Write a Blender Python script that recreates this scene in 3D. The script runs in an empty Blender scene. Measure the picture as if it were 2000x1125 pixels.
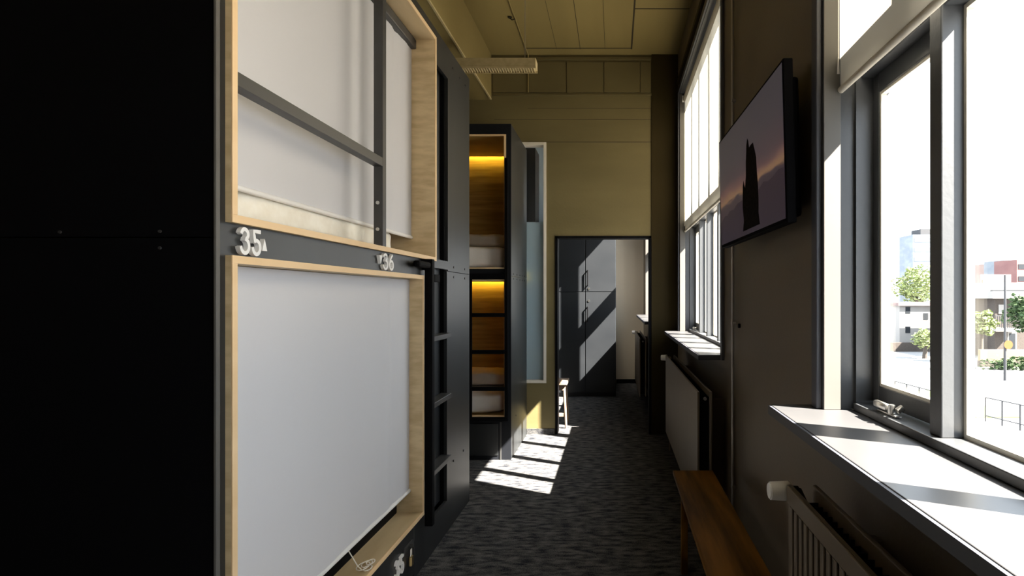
import bpy, bmesh, math, random
from mathutils import Vector, Matrix, noise
random.seed(7)
S = bpy.context.scene
C = S.collection

# ------------------------------------------------------------------ camera, world, sun, exposure
cam_d = bpy.data.cameras.new('camera'); cam = bpy.data.objects.new('camera', cam_d); C.objects.link(cam)
cam.location = (0, 0, 1.5); cam.rotation_euler = (math.radians(90), 0, 0)
cam_d.sensor_width = 36; cam_d.lens = 1120 / 2000 * 36
cam_d.shift_x = -0.1; cam_d.shift_y = 0.00725
cam_d.clip_start = 0.02; cam_d.clip_end = 600
S.camera = cam

W = bpy.data.worlds.new('sky'); S.world = W; W.use_nodes = True
bg = W.node_tree.nodes['Background']
bg.inputs['Color'].default_value = (0.80, 0.90, 1.0, 1); bg.inputs['Strength'].default_value = 1.12

sun_d = bpy.data.lights.new('sun', 'SUN'); sun_d.energy = 18.0; sun_d.angle = math.radians(0.55)
sun_d.color = (1.0, 0.93, 0.82)
sun = bpy.data.objects.new('sun', sun_d); C.objects.link(sun)
sun.rotation_euler = Vector((-1, 0.5, -1.10)).to_track_quat('-Z', 'Y').to_euler()

S.view_settings.view_transform = 'Standard'; S.view_settings.look = 'None'
S.view_settings.gamma = 1; S.view_settings.use_curve_mapping = False
S.view_settings.exposure = 2.32
S.cycles.use_denoising = True
S.cycles.max_bounces = 10; S.cycles.diffuse_bounces = 6; S.cycles.glossy_bounces = 4
S.cycles.transparent_max_bounces = 24; S.cycles.transmission_bounces = 6
S.cycles.sample_clamp_indirect = 8

# ------------------------------------------------------------------ materials
def mat(name, col, rough=0.6, metal=0.0, spec=0.5, emit=None, es=0.0):
    m = bpy.data.materials.new(name); m.use_nodes = True
    b = m.node_tree.nodes['Principled BSDF']
    b.inputs['Base Color'].default_value = (*col, 1); b.inputs['Roughness'].default_value = rough
    b.inputs['Metallic'].default_value = metal; b.inputs['Specular IOR Level'].default_value = spec
    if emit:
        b.inputs['Emission Color'].default_value = (*emit, 1); b.inputs['Emission Strength'].default_value = es
    return m

def noisy(name, c1, c2, scale=(4, 4, 4), rough=0.6, bump=0.0, bscale=60, spec=0.4, detail=4, lo=0.35, hi=0.65, nscale=1.0):
    m = mat(name, c1, rough, spec=spec); nt = m.node_tree; N = nt.nodes; L = nt.links
    b = N['Principled BSDF']
    tc = N.new('ShaderNodeTexCoord'); mp = N.new('ShaderNodeMapping'); mp.inputs['Scale'].default_value = scale
    nz = N.new('ShaderNodeTexNoise'); nz.inputs['Scale'].default_value = nscale; nz.inputs['Detail'].default_value = detail
    cr = N.new('ShaderNodeValToRGB'); cr.color_ramp.elements[0].color = (*c1, 1); cr.color_ramp.elements[1].color = (*c2, 1)
    cr.color_ramp.elements[0].position = lo; cr.color_ramp.elements[1].position = hi
    geo = N.new('ShaderNodeNewGeometry')
    L.new(geo.outputs['Position'], mp.inputs['Vector']); L.new(mp.outputs['Vector'], nz.inputs['Vector'])
    L.new(nz.outputs['Fac'], cr.inputs['Fac']); L.new(cr.outputs['Color'], b.inputs['Base Color'])
    if bump:
        n2 = N.new('ShaderNodeTexNoise'); n2.inputs['Scale'].default_value = bscale; n2.inputs['Detail'].default_value = 3
        L.new(geo.outputs['Position'], n2.inputs['Vector'])
        bp = N.new('ShaderNodeBump'); bp.inputs['Strength'].default_value = bump; bp.inputs['Distance'].default_value = 0.01
        L.new(n2.outputs['Fac'], bp.inputs['Height']); L.new(bp.outputs['Normal'], b.inputs['Normal'])
    return m

M = {}
M['wall'] = noisy('taupe_paint', (0.122, 0.096, 0.064), (0.142, 0.112, 0.076), (1.5, 1.5, 1.5), 0.5, bump=0.06, bscale=90, spec=0.4)
M['wall_end'] = noisy('olive_paint', (0.125, 0.101, 0.043), (0.150, 0.122, 0.053), (0.8, 0.8, 3.0), 0.6, bump=0.08, bscale=40, spec=0.3)
M['ceil'] = noisy('olive_ceiling', (0.20, 0.152, 0.058), (0.26, 0.20, 0.078), (2.2, 0.3, 1), 0.6, bump=0.05, bscale=30, spec=0.3)
M['clad'] = noisy('shaded_olive_board', (0.108, 0.086, 0.035), (0.128, 0.103, 0.043), (1, 1, 3), 0.6, spec=0.3)  # same paint as the end wall, darkened for the dimmer light up high
M['seam'] = mat('dark_seam', (0.035, 0.025, 0.01), 0.8)
M['beige'] = noisy('beige_paint', (0.70, 0.60, 0.46), (0.74, 0.64, 0.50), (1, 1, 1), 0.6)
M['darkbrown'] = noisy('dark_brown', (0.026, 0.019, 0.007), (0.034, 0.025, 0.010), (1, 1, 1), 0.6, spec=0.05)
M['carpet'] = None
M['black'] = noisy('black_laminate', (0.013, 0.0145, 0.0155), (0.019, 0.021, 0.0225), (6, 6, 1), 0.40, spec=0.62)
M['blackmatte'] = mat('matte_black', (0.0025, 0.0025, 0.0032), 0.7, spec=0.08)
M['blackfront'] = mat('deep_black_laminate', (0.009, 0.010, 0.013), 0.5, spec=0.2)
M['lining'] = noisy('lightened_slate', (0.10, 0.095, 0.088), (0.115, 0.11, 0.10), (2, 2, 2), 0.5, spec=0.3)  # slate lightened so that lit strips come out brighter
M['rail'] = mat('grey_black_metal', (0.042, 0.042, 0.042), 0.42, spec=0.5)
M['wood'] = noisy('ash_laminate', (0.52, 0.385, 0.215), (0.68, 0.53, 0.32), (7, 1.3, 26), 0.45, spec=0.35, detail=3)
M['woodedge'] = noisy('ash_edge', (0.80, 0.56, 0.31), (0.88, 0.64, 0.38), (9, 2, 9), 0.5, spec=0.3)
M['podwood'] = noisy('pod_lining_oak', (0.32, 0.195, 0.05), (0.52, 0.335, 0.095), (2, 1.3, 22), 0.55, spec=0.25, detail=3)
M['bench'] = noisy('stained_pine', (0.06, 0.024, 0.002), (0.24, 0.105, 0.014), (14, 1.2, 6), 0.5, spec=0.06, lo=0.36, hi=0.64)
M['stool'] = noisy('birch', (0.20, 0.14, 0.10), (0.26, 0.19, 0.14), (12, 4, 12), 0.5)
M['white'] = mat('white_plastic', (0.82, 0.81, 0.79), 0.4)
M['sign'] = mat('white_letter', (0.85, 0.84, 0.83), 0.5)
M['linen'] = noisy('white_linen', (0.72, 0.68, 0.64), (0.80, 0.77, 0.74), (5, 5, 5), 0.9, bump=0.25, bscale=18, spec=0.1)
M['matt'] = noisy('mattress_cream', (0.85, 0.81, 0.71), (0.93, 0.91, 0.83), (14, 14, 14), 0.9, bump=0.5, bscale=22, spec=0.1)
M['rad'] = noisy('taupe_radiator', (0.135, 0.105, 0.072), (0.15, 0.118, 0.082), (3, 3, 3), 0.42, spec=0.5)
M['chrome'] = mat('brushed_steel', (0.62, 0.61, 0.58), 0.28, metal=1.0)
M['brass'] = mat('brass_padlock', (0.55, 0.42, 0.2), 0.35, metal=1.0)
M['frame'] = noisy('slate_window_paint', (0.045, 0.048, 0.052), (0.056, 0.059, 0.063), (3, 3, 1), 0.42, bump=0.05, spec=0.5)
M['sillm'] = noisy('grey_sill_board', (0.050, 0.050, 0.052), (0.060, 0.059, 0.060), (6, 2, 4), 0.4, spec=0.4)
M['silledge'] = mat('slate_sill_edge', (0.05, 0.053, 0.065), 0.5)
M['locker'] = noisy('black_locker', (0.012, 0.014, 0.017), (0.017, 0.019, 0.022), (2, 2, 3), 0.45, spec=0.4)
M['whiteframe'] = mat('off_white_frame', (0.62, 0.58, 0.5), 0.55)
M['tvcase'] = mat('tv_black', (0.002, 0.002, 0.0025), 0.6, spec=0.02)
M['galv'] = mat('grey_pipe', (0.42, 0.39, 0.36), 0.35, metal=0.6)
M['cord'] = mat('white_cord', (0.85, 0.8, 0.72), 0.8)
M['lamp'] = noisy('aged_louver', (0.42, 0.34, 0.18), (0.5, 0.41, 0.23), (20, 20, 20), 0.5)
M['led'] = mat('warm_led', (0.9, 0.8, 0.4), 0.5, emit=(1.0, 0.70, 0.10), es=9)

def carpet():
    m = mat('charcoal_carpet', (0.03, 0.032, 0.038), 0.95, spec=0.1); nt = m.node_tree; N = nt.nodes; L = nt.links
    b = N['Principled BSDF']; geo = N.new('ShaderNodeNewGeometry')
    def nz(scale, sc, det):
        mp = N.new('ShaderNodeMapping'); mp.inputs['Scale'].default_value = scale
        n = N.new('ShaderNodeTexNoise'); n.inputs['Scale'].default_value = sc; n.inputs['Detail'].default_value = det
        L.new(geo.outputs['Position'], mp.inputs['Vector']); L.new(mp.outputs['Vector'], n.inputs['Vector']); return n
    a = nz((1, 2.6, 1), 11, 5); f = nz((1, 1, 1), 160, 3); t = nz((1, 1, 1), 1.3, 2)
    mx = N.new('ShaderNodeMath'); mx.operation = 'MULTIPLY_ADD'; mx.inputs[1].default_value = 0.6
    L.new(a.outputs['Fac'], mx.inputs[0])
    m2 = N.new('ShaderNodeMath'); m2.operation = 'MULTIPLY'; m2.inputs[1].default_value = 0.4; L.new(f.outputs['Fac'], m2.inputs[0])
    L.new(m2.outputs[0], mx.inputs[2])
    cr = N.new('ShaderNodeValToRGB'); e = cr.color_ramp.elements
    e[0].position = 0.40; e[0].color = (0.011, 0.013, 0.019, 1); e[1].position = 0.62; e[1].color = (0.130, 0.127, 0.122, 1)
    L.new(mx.outputs[0], cr.inputs['Fac']); L.new(cr.outputs['Color'], b.inputs['Base Color'])
    bp = N.new('ShaderNodeBump'); bp.inputs['Strength'].default_value = 0.5; bp.inputs['Distance'].default_value = 0.006
    L.new(f.outputs['Fac'], bp.inputs['Height']); L.new(bp.outputs['Normal'], b.inputs['Normal'])
    return m
M['carpet'] = carpet()

def glassm(name, tint=(1, 1, 1), refl=0.06):
    m = bpy.data.materials.new(name); m.use_nodes = True; nt = m.node_tree; N = nt.nodes; L = nt.links
    N.remove(N['Principled BSDF']); out = N['Material Output']
    t = N.new('ShaderNodeBsdfTransparent'); t.inputs['Color'].default_value = (*tint, 1)
    g = N.new('ShaderNodeBsdfGlossy'); g.inputs['Roughness'].default_value = 0.03
    lw = N.new('ShaderNodeLayerWeight'); lw.inputs['Blend'].default_value = 0.5
    pw = N.new('ShaderNodeMath'); pw.operation = 'POWER'; pw.inputs[1].default_value = 5.0; L.new(lw.outputs['Facing'], pw.inputs[0])
    fr = N.new('ShaderNodeMath'); fr.operation = 'MULTIPLY_ADD'; fr.inputs[1].default_value = 0.4; fr.inputs[2].default_value = 0.02; L.new(pw.outputs[0], fr.inputs[0])
    mx = N.new('ShaderNodeMixShader'); L.new(fr.outputs[0], mx.inputs[0]); L.new(t.outputs[0], mx.inputs[1]); L.new(g.outputs[0], mx.inputs[2])
    L.new(mx.outputs[0], out.inputs['Surface']); return m
M['glass'] = glassm('clear_glass')

def fabric(name, col, trans, tf=0.5, weave=True):
    m = bpy.data.materials.new(name); m.use_nodes = True; nt = m.node_tree; N = nt.nodes; L = nt.links
    N.remove(N['Principled BSDF']); out = N['Material Output']
    d = N.new('ShaderNodeBsdfDiffuse'); d.inputs['Color'].default_value = (*col, 1)
    t = N.new('ShaderNodeBsdfTranslucent'); t.inputs['Color'].default_value = (*trans, 1)
    mx = N.new('ShaderNodeMixShader'); mx.inputs[0].default_value = tf
    L.new(d.outputs[0], mx.inputs[1]); L.new(t.outputs[0], mx.inputs[2]); L.new(mx.outputs[0], out.inputs['Surface'])
    return m
M['shade'] = fabric('grey_white_blind_fabric', (0.72, 0.72, 0.75), (0.6, 0.58, 0.55), 0.10)
M['wblind'] = fabric('cream_blind_fabric', (0.55, 0.52, 0.45), (0.60, 0.55, 0.44), 0.27)
M['frost'] = fabric('frosted_film', (0.36, 0.44, 0.46), (0.62, 0.70, 0.73), 0.75)

# ------------------------------------------------------------------ mesh helpers
class MB:
    def __init__(s): s.bm = bmesh.new()
    def _merge(s, b):
        me = bpy.data.meshes.new('t'); b.to_mesh(me); b.free(); s.bm.from_mesh(me); bpy.data.meshes.remove(me); return s
    def box(s, x0, x1, y0, y1, z0, z1, bev=0.0, seg=2, mtx=None):
        b = bmesh.new(); bmesh.ops.create_cube(b, size=1)
        sx, sy, sz = abs(x1-x0), abs(y1-y0), abs(z1-z0)
        for v in b.verts:
            v.co = Vector(((x0+x1)/2+v.co.x*sx, (y0+y1)/2+v.co.y*sy, (z0+z1)/2+v.co.z*sz))
        if bev > 0:
            bmesh.ops.bevel(b, geom=list(b.edges), offset=min(bev, sx*.45, sy*.45, sz*.45), segments=seg, affect='EDGES', profile=0.5)
        if mtx: bmesh.ops.transform(b, matrix=mtx, verts=b.verts)
        return s._merge(b)
    def cyl(s, p, q, r, r2=None, n=16, bev=0.0):
        p, q = Vector(p), Vector(q); d = q-p
        b = bmesh.new(); bmesh.ops.create_cone(b, cap_ends=True, segments=n, radius1=r, radius2=r if r2 is None else r2, depth=d.length)
        if bev:
            ed = [e for e in b.edges if abs(e.verts[0].co.z-e.verts[1].co.z) < 1e-6]
            bmesh.ops.bevel(b, geom=ed, offset=bev, segments=2, affect='EDGES')
        bmesh.ops.transform(b, matrix=Matrix.Translation((p+q)/2) @ d.to_track_quat('Z', 'Y').to_matrix().to_4x4(), verts=b.verts)
        return s._merge(b)
    def tube(s, pts, r, n=8):
        for a, b in zip(pts[:-1], pts[1:]): s.cyl(a, b, r, n=n)
        for p in pts[1:-1]: s.sph(p, r, 8, 6)
        return s
    def sph(s, p, r, u=16, v=10, sc=(1, 1, 1)):
        b = bmesh.new(); bmesh.ops.create_uvsphere(b, u_segments=u, v_segments=v, radius=r)
        for w in b.verts: w.co = Vector((p[0]+w.co.x*sc[0], p[1]+w.co.y*sc[1], p[2]+w.co.z*sc[2]))
        return s._merge(b)
    def poly(s, pts, vec):
        """closed outline pts extruded by vec"""
        b = bmesh.new(); vs = [b.verts.new(p) for p in pts]; f = b.faces.new(vs)
        r = bmesh.ops.extrude_face_region(b, geom=[f])
        bmesh.ops.translate(b, vec=vec, verts=[g for g in r['geom'] if isinstance(g, bmesh.types.BMVert)])
        bmesh.ops.recalc_face_normals(b, faces=b.faces)
        return s._merge(b)
    def build(s, name, m, parent=None, smooth=False):
        me = bpy.data.meshes.new(name)
        s.bm.to_mesh(me); s.bm.free(); me.materials.append(m)
        if smooth:
            for p in me.polygons: p.use_smooth = True
            try: me.set_sharp_from_angle(angle=math.radians(40))
            except Exception: pass
        o = bpy.data.objects.new(name, me)
        if parent is None or parent.matrix_basis == Matrix.Identity(4) and parent.parent is None:
            pass
        C.objects.link(o)
        if parent is not None:
            o.parent = parent
            t = Vector((0, 0, 0)); p = parent
            while p is not None: t += Vector(p.location); p = p.parent
            me.transform(Matrix.Translation(-t))
        else:
            c = sum((v.co for v in me.vertices), Vector())/max(1, len(me.vertices))
            zmin = min(v.co.z for v in me.vertices); c.z = zmin
            me.transform(Matrix.Translation(-c)); o.location = c
        return o

def thing(name, label, cat, loc, group=None):
    o = bpy.data.objects.new(name, None); C.objects.link(o); o.location = loc; o.empty_display_size = .1
    o['label'] = label; o['category'] = cat
    if group: o['group'] = group
    return o
def tag(o, label, cat, group=None):
    o['label'] = label; o['category'] = cat
    if group: o['group'] = group
    return o
def struct(o):
    o['kind'] = 'structure'; return o
def sroot(name, loc):
    o = bpy.data.objects.new(name, None); C.objects.link(o); o.location = loc; o.empty_display_size = .1; o['kind'] = 'structure'; return o
def box(name, m, parent, *a, bev=0.0, **k): return MB().box(*a, bev=bev, **k).build(name, m, parent)

XW = 0.685      # face of the window wall
ZC = 4.10       # ceiling
YE = 6.20       # end wall
# ------------------------------------------------------------------ room shell
struct(box('floor', M['carpet'], None, -3.2, .885, -1.7, 10.0, -0.08, 0.0))
cl = struct(box('ceiling', M['ceil'], None, -3.2, .885, -1.7, 10.0, ZC, ZC+0.1))
sm = MB()
for x, w in ((-0.93, .006), (-0.61, .003), (-0.36, .005), (-0.1, .003), (0.18, .016)):
    sm.box(x-w/2, x+w/2, -1.6, 6.05, ZC-0.002, ZC+0.001)
for x0, x1, y in ((-0.93, .18, 6.03), (.18, .68, 5.2), (.18, .68, 3.7), (-1.3, -.93, 4.2)):
    sm.box(x0, x1, y-.008, y+.008, ZC-0.002, ZC+0.001)
sm.build('board_joint', M['seam'], cl)
struct(box('wall_left', M['wall'], None, -3.3, -3.2, -1.7, 10.0, 0, ZC))
struct(box('wall_behind', M['wall'], None, -3.2, .885, -1.8, -1.7, 0, ZC))
# window wall with three openings
WINS = [(-0.50, 1.894, 1.125, 3.62), (3.62, 6.02, 1.125, 3.62), (6.75, 9.25, 1.19, 3.32)]
DXN = -.185   # the next room's window wall stands this much further in
wr = MB(); X0, X1 = XW, .885
for ys, wins, q in (([-1.7, -.5, 1.894, 3.62, 6.02, 6.2], WINS[:2], 0), ([6.35, 6.75, 9.25, 10.0], WINS[2:], DXN)):
    for i in range(0, len(ys), 2): wr.box(X0+q, X1+q, ys[i], ys[i+1], 0, ZC)
    for y0, y1, zs, zt in wins:
        wr.box(X0+q, X1+q, y0, y1, 0, zs-0.03); wr.box(X0+q, X1+q, y0, y1, zt, ZC)
wr = struct(wr.build('wall_right', M['wall']))
# end wall with a doorway and the slit window
we = MB(); DX0, DX1, DZ = -0.626, 0.3875, 2.131
WX0, WX1, WZ0, WZ1 = -1.25, -0.736, 0.553, 3.155
we.box(-3.2, WX0, YE, YE+.15, 0, ZC); we.box(WX0, WX1, YE, YE+.15, 0, WZ0); we.box(WX0, WX1, YE, YE+.15, WZ1, ZC)
we.box(WX1, DX0, YE, YE+.15, 0, ZC); we.box(DX0, DX1, YE, YE+.15, DZ, ZC); we.box(DX1, .885, YE, YE+.15, 0, ZC)
we = struct(we.build('wall_end', M['wall_end']))
# cladding strip of square boards along the top of the end wall
cb = MB()
xs = [-1.32, -0.93, -0.52, -0.116, 0.277, 0.40]
for a, b in zip(xs[:-1], xs[1:]): cb.box(a+.005, b-.005, YE-.012, YE, 3.69, 4.02, bev=.002)
cb.box(-1.32, .40, YE-.02, YE, 3.655, 3.675, bev=.002); cb.box(-1.32, .40, YE-.02, YE, 4.04, 4.07, bev=.002)
cb.build('clad_board', M['clad'], we)
sm = MB().box(-.94, .40, YE-.0015, YE, 3.155, 3.162)
sm.box(-1.3, .40, YE-.0015, YE, 3.40, 3.404); sm.box(-.94, .4, YE-.0015, YE, 3.52, 3.523)
sm.build('board_joint', M['seam'], we)
struct(box('trim_1', M['ceil'], None, -1.80, -1.33, -1.6, YE, 3.615, ZC))        # boxed beam
tr = MB().box(-1.337, -1.322, -1.6, YE-.03, 3.605, 3.62); struct(tr.build('trim_2', M['lamp']))
struct(box('trim_3', M['darkbrown'], None, DX1+.013, XW, 6.185, YE-.001, 0, ZC))                    # thin dark brown strip on the wall beside the doorway
struct(box('trim_4', M['darkbrown'], None, .655, XW, -1.6, 6.05, 3.72, 3.76, bev=.004))   # ledge above the windows
bb = MB().box(-.944, DX0-.02, YE-.012, YE, 0, .06); struct(bb.build('baseboard_end', M['carpet']))
struct(MB().box(.672, XW, -1.6, 6.05, 0, .07).build('baseboard_right', M['blackmatte']))
# doorway lining
dr = sroot('door_1', ((DX0+DX1)/2, YE, 0))
d = MB(); d.box(DX0-.014, DX0+.012, YE-.012, YE+.16, 0, DZ+.01); d.box(DX1-.012, DX1+.012, YE-.012, YE+.16, 0, DZ+.01)
d.box(DX0-.014, DX1+.012, YE-.012, YE+.16, DZ-.012, DZ+.012); d.build('door_frame', M['blackmatte'], dr)
# next room
struct(MB().box(-3.19, -.985, 9.78, 9.799, 0, ZC-.01).build('wall_beyond_left', mat('pale_blue_paint', (.50, .60, .66), .6)))
struct(MB().box(-1.62, -1.17, 8.48, 8.9, 0, 3.68).build('trim_5', M['locker']))
struct(box('wall_beyond', M['beige'], None, -3.2, .885, 9.80, 9.9, 0, ZC))
struct(MB().box(.03, .50, 9.785, 9.80, 0, .07).build('baseboard_beyond', M['blackmatte']))

# ------------------------------------------------------------------ windows
def make_window(name, y0, y1, zs, zt, mulls, sash_cell, casing=True, tz=(2.21, 2.35), broad=None):
    r = sroot(name, (.82, (y0+y1)/2, zs))
    xa = .79
    f = MB()
    fw = .020
    f.box(xa, .884, y0, y0+fw, zs, zt); f.box(xa, .884, y1-fw, y1, zs, zt)
    f.box(xa-.01, .884, y0+fw, y1-fw, zs, zs+.025, bev=.003); f.box(xa, .884, y0+fw, y1-fw, zt-.05, zt)
    f.build('window_frame', M['frame'], r)
    edges = [y0+fw]
    for m_ in mulls:
        w = .053 if broad is None or m_ not in broad else .10
        box('mullion', M['frame'], r, xa+.01, .883, m_-w/2, m_+w/2, zs+.025, zt-.05, bev=.003)
        edges += [m_-w/2, m_+w/2]
    edges.append(y1-fw)
    cells = [(edges[i], edges[i+1]) for i in range(0, len(edges), 2)]
    for i, (a, b) in enumerate(cells):
        box('transom', M['frame'], r, xa+.015, .882, a, b, *tz, bev=.003)
        ga, gb, gz = a, b, zs+.025
        if i == sash_cell:
            sa = MB(); sx0, sx1 = .845, .883
            sa.box(sx0, sx1, b-.04, b, zs+.03, tz[0], bev=.003); sa.box(sx0, sx1, a, a+.06, zs+.03, tz[0], bev=.003)
            sa.box(sx0, sx1, a+.06, b-.04, zs+.03, zs+.085, bev=.003); sa.box(sx0, sx1, a+.06, b-.04, tz[0]-.06, tz[0], bev=.003)
            s = sa.build('casement_sash', M['frame'], r)
            be = MB(); q = .01
            for u0, u1, w0, w1 in ((a+.06, a+.06+q, zs+.085, tz[0]-.06), (b-.04-q, b-.04, zs+.085, tz[0]-.06), (a+.06+q, b-.04-q, zs+.085, zs+.085+q), (a+.06+q, b-.04-q, tz[0]-.06-q, tz[0]-.06)):
                be.box(.849, .866, u0, u1, w0, w1)
            be.build('glazing_bead', M['whiteframe'], s)
            MB().box(.868, .872, a+.06, b-.04, zs+.085, tz[0]-.06).build('pane', M['glass'], s)
            # stay latch
            yl = (a+b)/2+.02; zl = zs+.04
            l = MB(); l.box(.797, .815, yl-.06, yl+.055, zs+.026, zs+.032, bev=.002)
            l.box(.792, .812, yl-.005, yl+.075, zs+.036, zs+.056, bev=.006)
            l.cyl((.805, yl-.02, zs+.03), (.805, yl-.02, zs+.058), .010, bev=.002); l.cyl((.806, yl-.05, zs+.045), (.822, yl-.05, zs+.055), .009)
            l.build('window_latch', M['chrome'], s, smooth=True)
        else:
            be = MB(); q = .012
            for u0, u1, w0, w1 in ((a, a+q, gz, tz[0]), (b-q, b, gz, tz[0]), (a+q, b-q, gz, gz+q), (a+q, b-q, tz[0]-q, tz[0])):
                be.box(.855, .875, u0, u1, w0, w1)
            be.build('glazing_bead', M['whiteframe'], r)
            MB().box(.876, .880, a, b, gz, tz[0]).build('pane', M['glass'], r)
        MB().box(.870, .874, a, b, tz[1], zt-.05).build('pane', M['glass'], r)
    sx = .533 if zs < 1.15 else .545
    s0, s1 = (y0-.08 if y0 < 0 else y0, y1+.08 if y1 < 2 else (y1+.02 if zs < 1.15 else y1))
    sl = MB().box(sx+.004, .785, y0, y1, zs-.03, zs, bev=.002); 
    sl.box(sx+.004, XW, s0, y0+.001, zs-.03, zs, bev=.002) if s0 < y0-.01 else None
    sl.box(sx+.004, XW, y1-.001, s1, zs-.03, zs, bev=.002) if s1 > y1+.01 else None
    so = sl.build('window_sill', M['sillm'], r)
    e = MB().box(sx-.004, sx+.004, s0, s1, zs-.032, zs-.002); e.box(sx-.004, XW, s0-.006, s0, zs-.032, zs-.002)
    e.build('sill_edge', M['silledge'], so)
    if casing:
        c = MB(); c.box(XW-.018, XW, y1, y1+.05, zs if s1 > y1+.01 else zs, zt+.05, bev=.003); c.box(XW-.018, XW, y0-.05, y0, zs-.03, zt+.05, bev=.003)
        c.box(XW-.018, XW, y0, y1, zt, zt+.05, bev=.003); c.build('window_casing', M['silledge'], r)
    rev = MB(); t = .006
    rev.box(XW, .79, y0, y0+t, zs, zt); rev.box(XW, .79, y1-t, y1, zs, zt); rev.box(XW, .79, y0+t, y1-t, zt-t, zt)
    rev.build('window_lining', M['frame'], r)
    rl = MB(); rl.box(XW+.001, .742, y1-.016, y1-.0065, zs, zt-.01, bev=.002); rl.box(XW+.001, .742, y0+.0065, y0+.016, zs, zt-.01, bev=.002)
    rl.build('sunlit_lining', M['lining'], r)  # lighter slate laid over the lining where the sun strikes it
    return r
make_window('window_1', *WINS[0], [0.0, .47, .95, 1.43], 4)
make_window('window_2', *WINS[1], [3.97, 4.45, 4.975, 5.42], 4)
w3 = make_window('window_3', *WINS[2], [7.1, 7.82, 8.4, 8.84], 9, casing=False, tz=(2.07, 2.28), broad=[7.82])
w3.location.x += DXN

def window_blind(y0, y1, label, zt=3.60, hem=2.17, x=.745):
    r = thing('roller_blind', label, 'roller blind', (x, (y0+y1)/2, hem), 'cream blinds on the windows')
    MB().cyl((x+.0, y0, zt-.045), (x, y1, zt-.045), .03, n=20).build('blind_roller', M['wblind'], r, smooth=True)
    b = bmesh.new(); ny, nz = 24, 30; g = []
    for j in range(nz+1):
        z = hem + (zt-.05-hem)*j/nz
        g.append([b.verts.new((x-.006 + .0025*math.sin(i*.9)*(1-j/nz), y0+.003+(y1-y0-.006)*i/ny, z)) for i in range(ny+1)])
    for j in range(nz):
        for i in range(ny): b.faces.new((g[j][i], g[j][i+1], g[j+1][i+1], g[j+1][i]))
    m_ = MB(); m_._merge(b); m_.build('blind_fabric', M['wblind'], r, smooth=True)
    MB().cyl((x-.006, y0+.01, hem), (x-.006, y1-.01, hem), .011, n=12).build('hem_bar', M['wblind'], r, smooth=True)
    for yy in (y0+.004, y1-.016): box('bracket', M['white'], r, x-.036, x+.004, yy, yy+.012, zt-.08, zt-.012, bev=.003)
    ch = MB().tube([(x-.012, y1-.002, zt-.05), (x-.012, y1-.002, 2.28)], .0018, 6); ch.cyl((x-.012, y1-.002, 2.225), (x-.012, y1-.002, 2.28), .0045, .0025)
    ch.build('pull_chain', M['white'], r)
    return r
window_blind(-.488, 1.880, 'cream roller blind half lowered over the near window, beside the wall television')
window_blind(3.634, 6.006, 'cream roller blind half lowered over the far window, beyond the wall television')

# slit window in the end wall
r = sroot('window_4', (-.99, YE, WZ0))
f = MB(); t = .03
f.box(WX1-t, WX1, YE-.012, YE+.10, WZ0, WZ1, bev=.002); f.box(WX0, WX0+t, YE-.012, YE+.10, WZ0, WZ1)
f.box(WX0+t, WX1-t, YE-.012, YE+.10, WZ0, WZ0+t, bev=.002); f.box(WX0+t, WX1-t, YE-.012, YE+.10, WZ1-t, WZ1, bev=.002)
f.build('window_frame', M['whiteframe'], r)
MB().box(WX0+t, WX1-t, YE+.05, YE+.055, WZ0+t, WZ1-t).build('pane', M['glass'], r)
MB().box(WX0+t, WX1-t, YE+.057, YE+.058, WZ0+t, 2.30).build('frosted_film', M['frost'], r)

# ------------------------------------------------------------------ near pod unit
XP = -1.06; ZT = 3.08; PY0, PY1 = 1.522, 4.19
pod = thing('sleeping_pod', 'large black two-level sleeping pod numbered 35 and 36 with light wood frames, nearest camera', 'sleeping pod', (-2.1, 2.85, 0), 'black double-decker sleeping pods')
MB().box(-3.1, XP, PY0, PY0+.012, 0, 1.652).box(-3.1, XP, PY0, PY0+.012, 1.656, ZT).build('end_panel', M['blackmatte'], pod)
MB().box(XP-.03, XP, PY1-.02, PY1, 0, ZT).box(-3.1, XP-.03, PY1-.02, PY1, 0, ZT).build('far_panel', M['black'], pod)
fp = MB()
T = .02
FY0, FYU, FYL = 1.562, 3.357, 3.14      # frames: start, end upper, end lower
NX0 = XP-T
fp.box(NX0, XP, PY0+.012, FY0, 0, ZT)                                # near stile
fp.box(NX0, XP, FY0, FYU, 3.01, ZT)                                 # above upper frame
fp.box(NX0, XP, FY0, FYU, 1.61, 1.70)                               # band between
fp.box(NX0, XP, FYL, 3.363, .20, 1.61); fp.box(NX0, XP, 3.20, 3.363, .0, .20)
# panel with the two ladder cut-outs
fp.box(NX0, XP, FYU, 3.40, 1.716, ZT); fp.box(NX0, XP, 3.40, 3.65, 2.88, ZT)
fp.box(NX0, XP, FYU, 3.65, 1.664, 1.716)
fp.box(NX0, XP, 3.363, 3.63, 0, .20)
fp.box(NX0, XP, 3.65, PY1-.02, 1.655, ZT); fp.box(NX0, XP, 3.63, PY1-.02, 0, 1.651)
fp.build('front_panel', M['black'], pod)
box('trim_strip', M['lining'], pod, XP-.002, XP+.006, PY0-.004, PY0+.012, 0, ZT, bev=.002)  # panel edge in lighter slate, standing in for light on it
box('recess_back', M['black'], pod, XP-.055, XP-.045, 3.37, 3.66, .2, 2.9)
box('recess_side', M['blackmatte'], pod, XP-.045, XP-T, 3.632, 3.65, .2, 2.88)  # side reveal blacked to look unlit
box('roof_panel', M['black'], pod, -3.1, XP-.02, PY0+.012, PY1-.02, ZT-.02, ZT)
box('back_panel', M['black'], pod, -3.1, -3.08, PY0+.012, PY1-.02, 0, ZT-.02)
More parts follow.
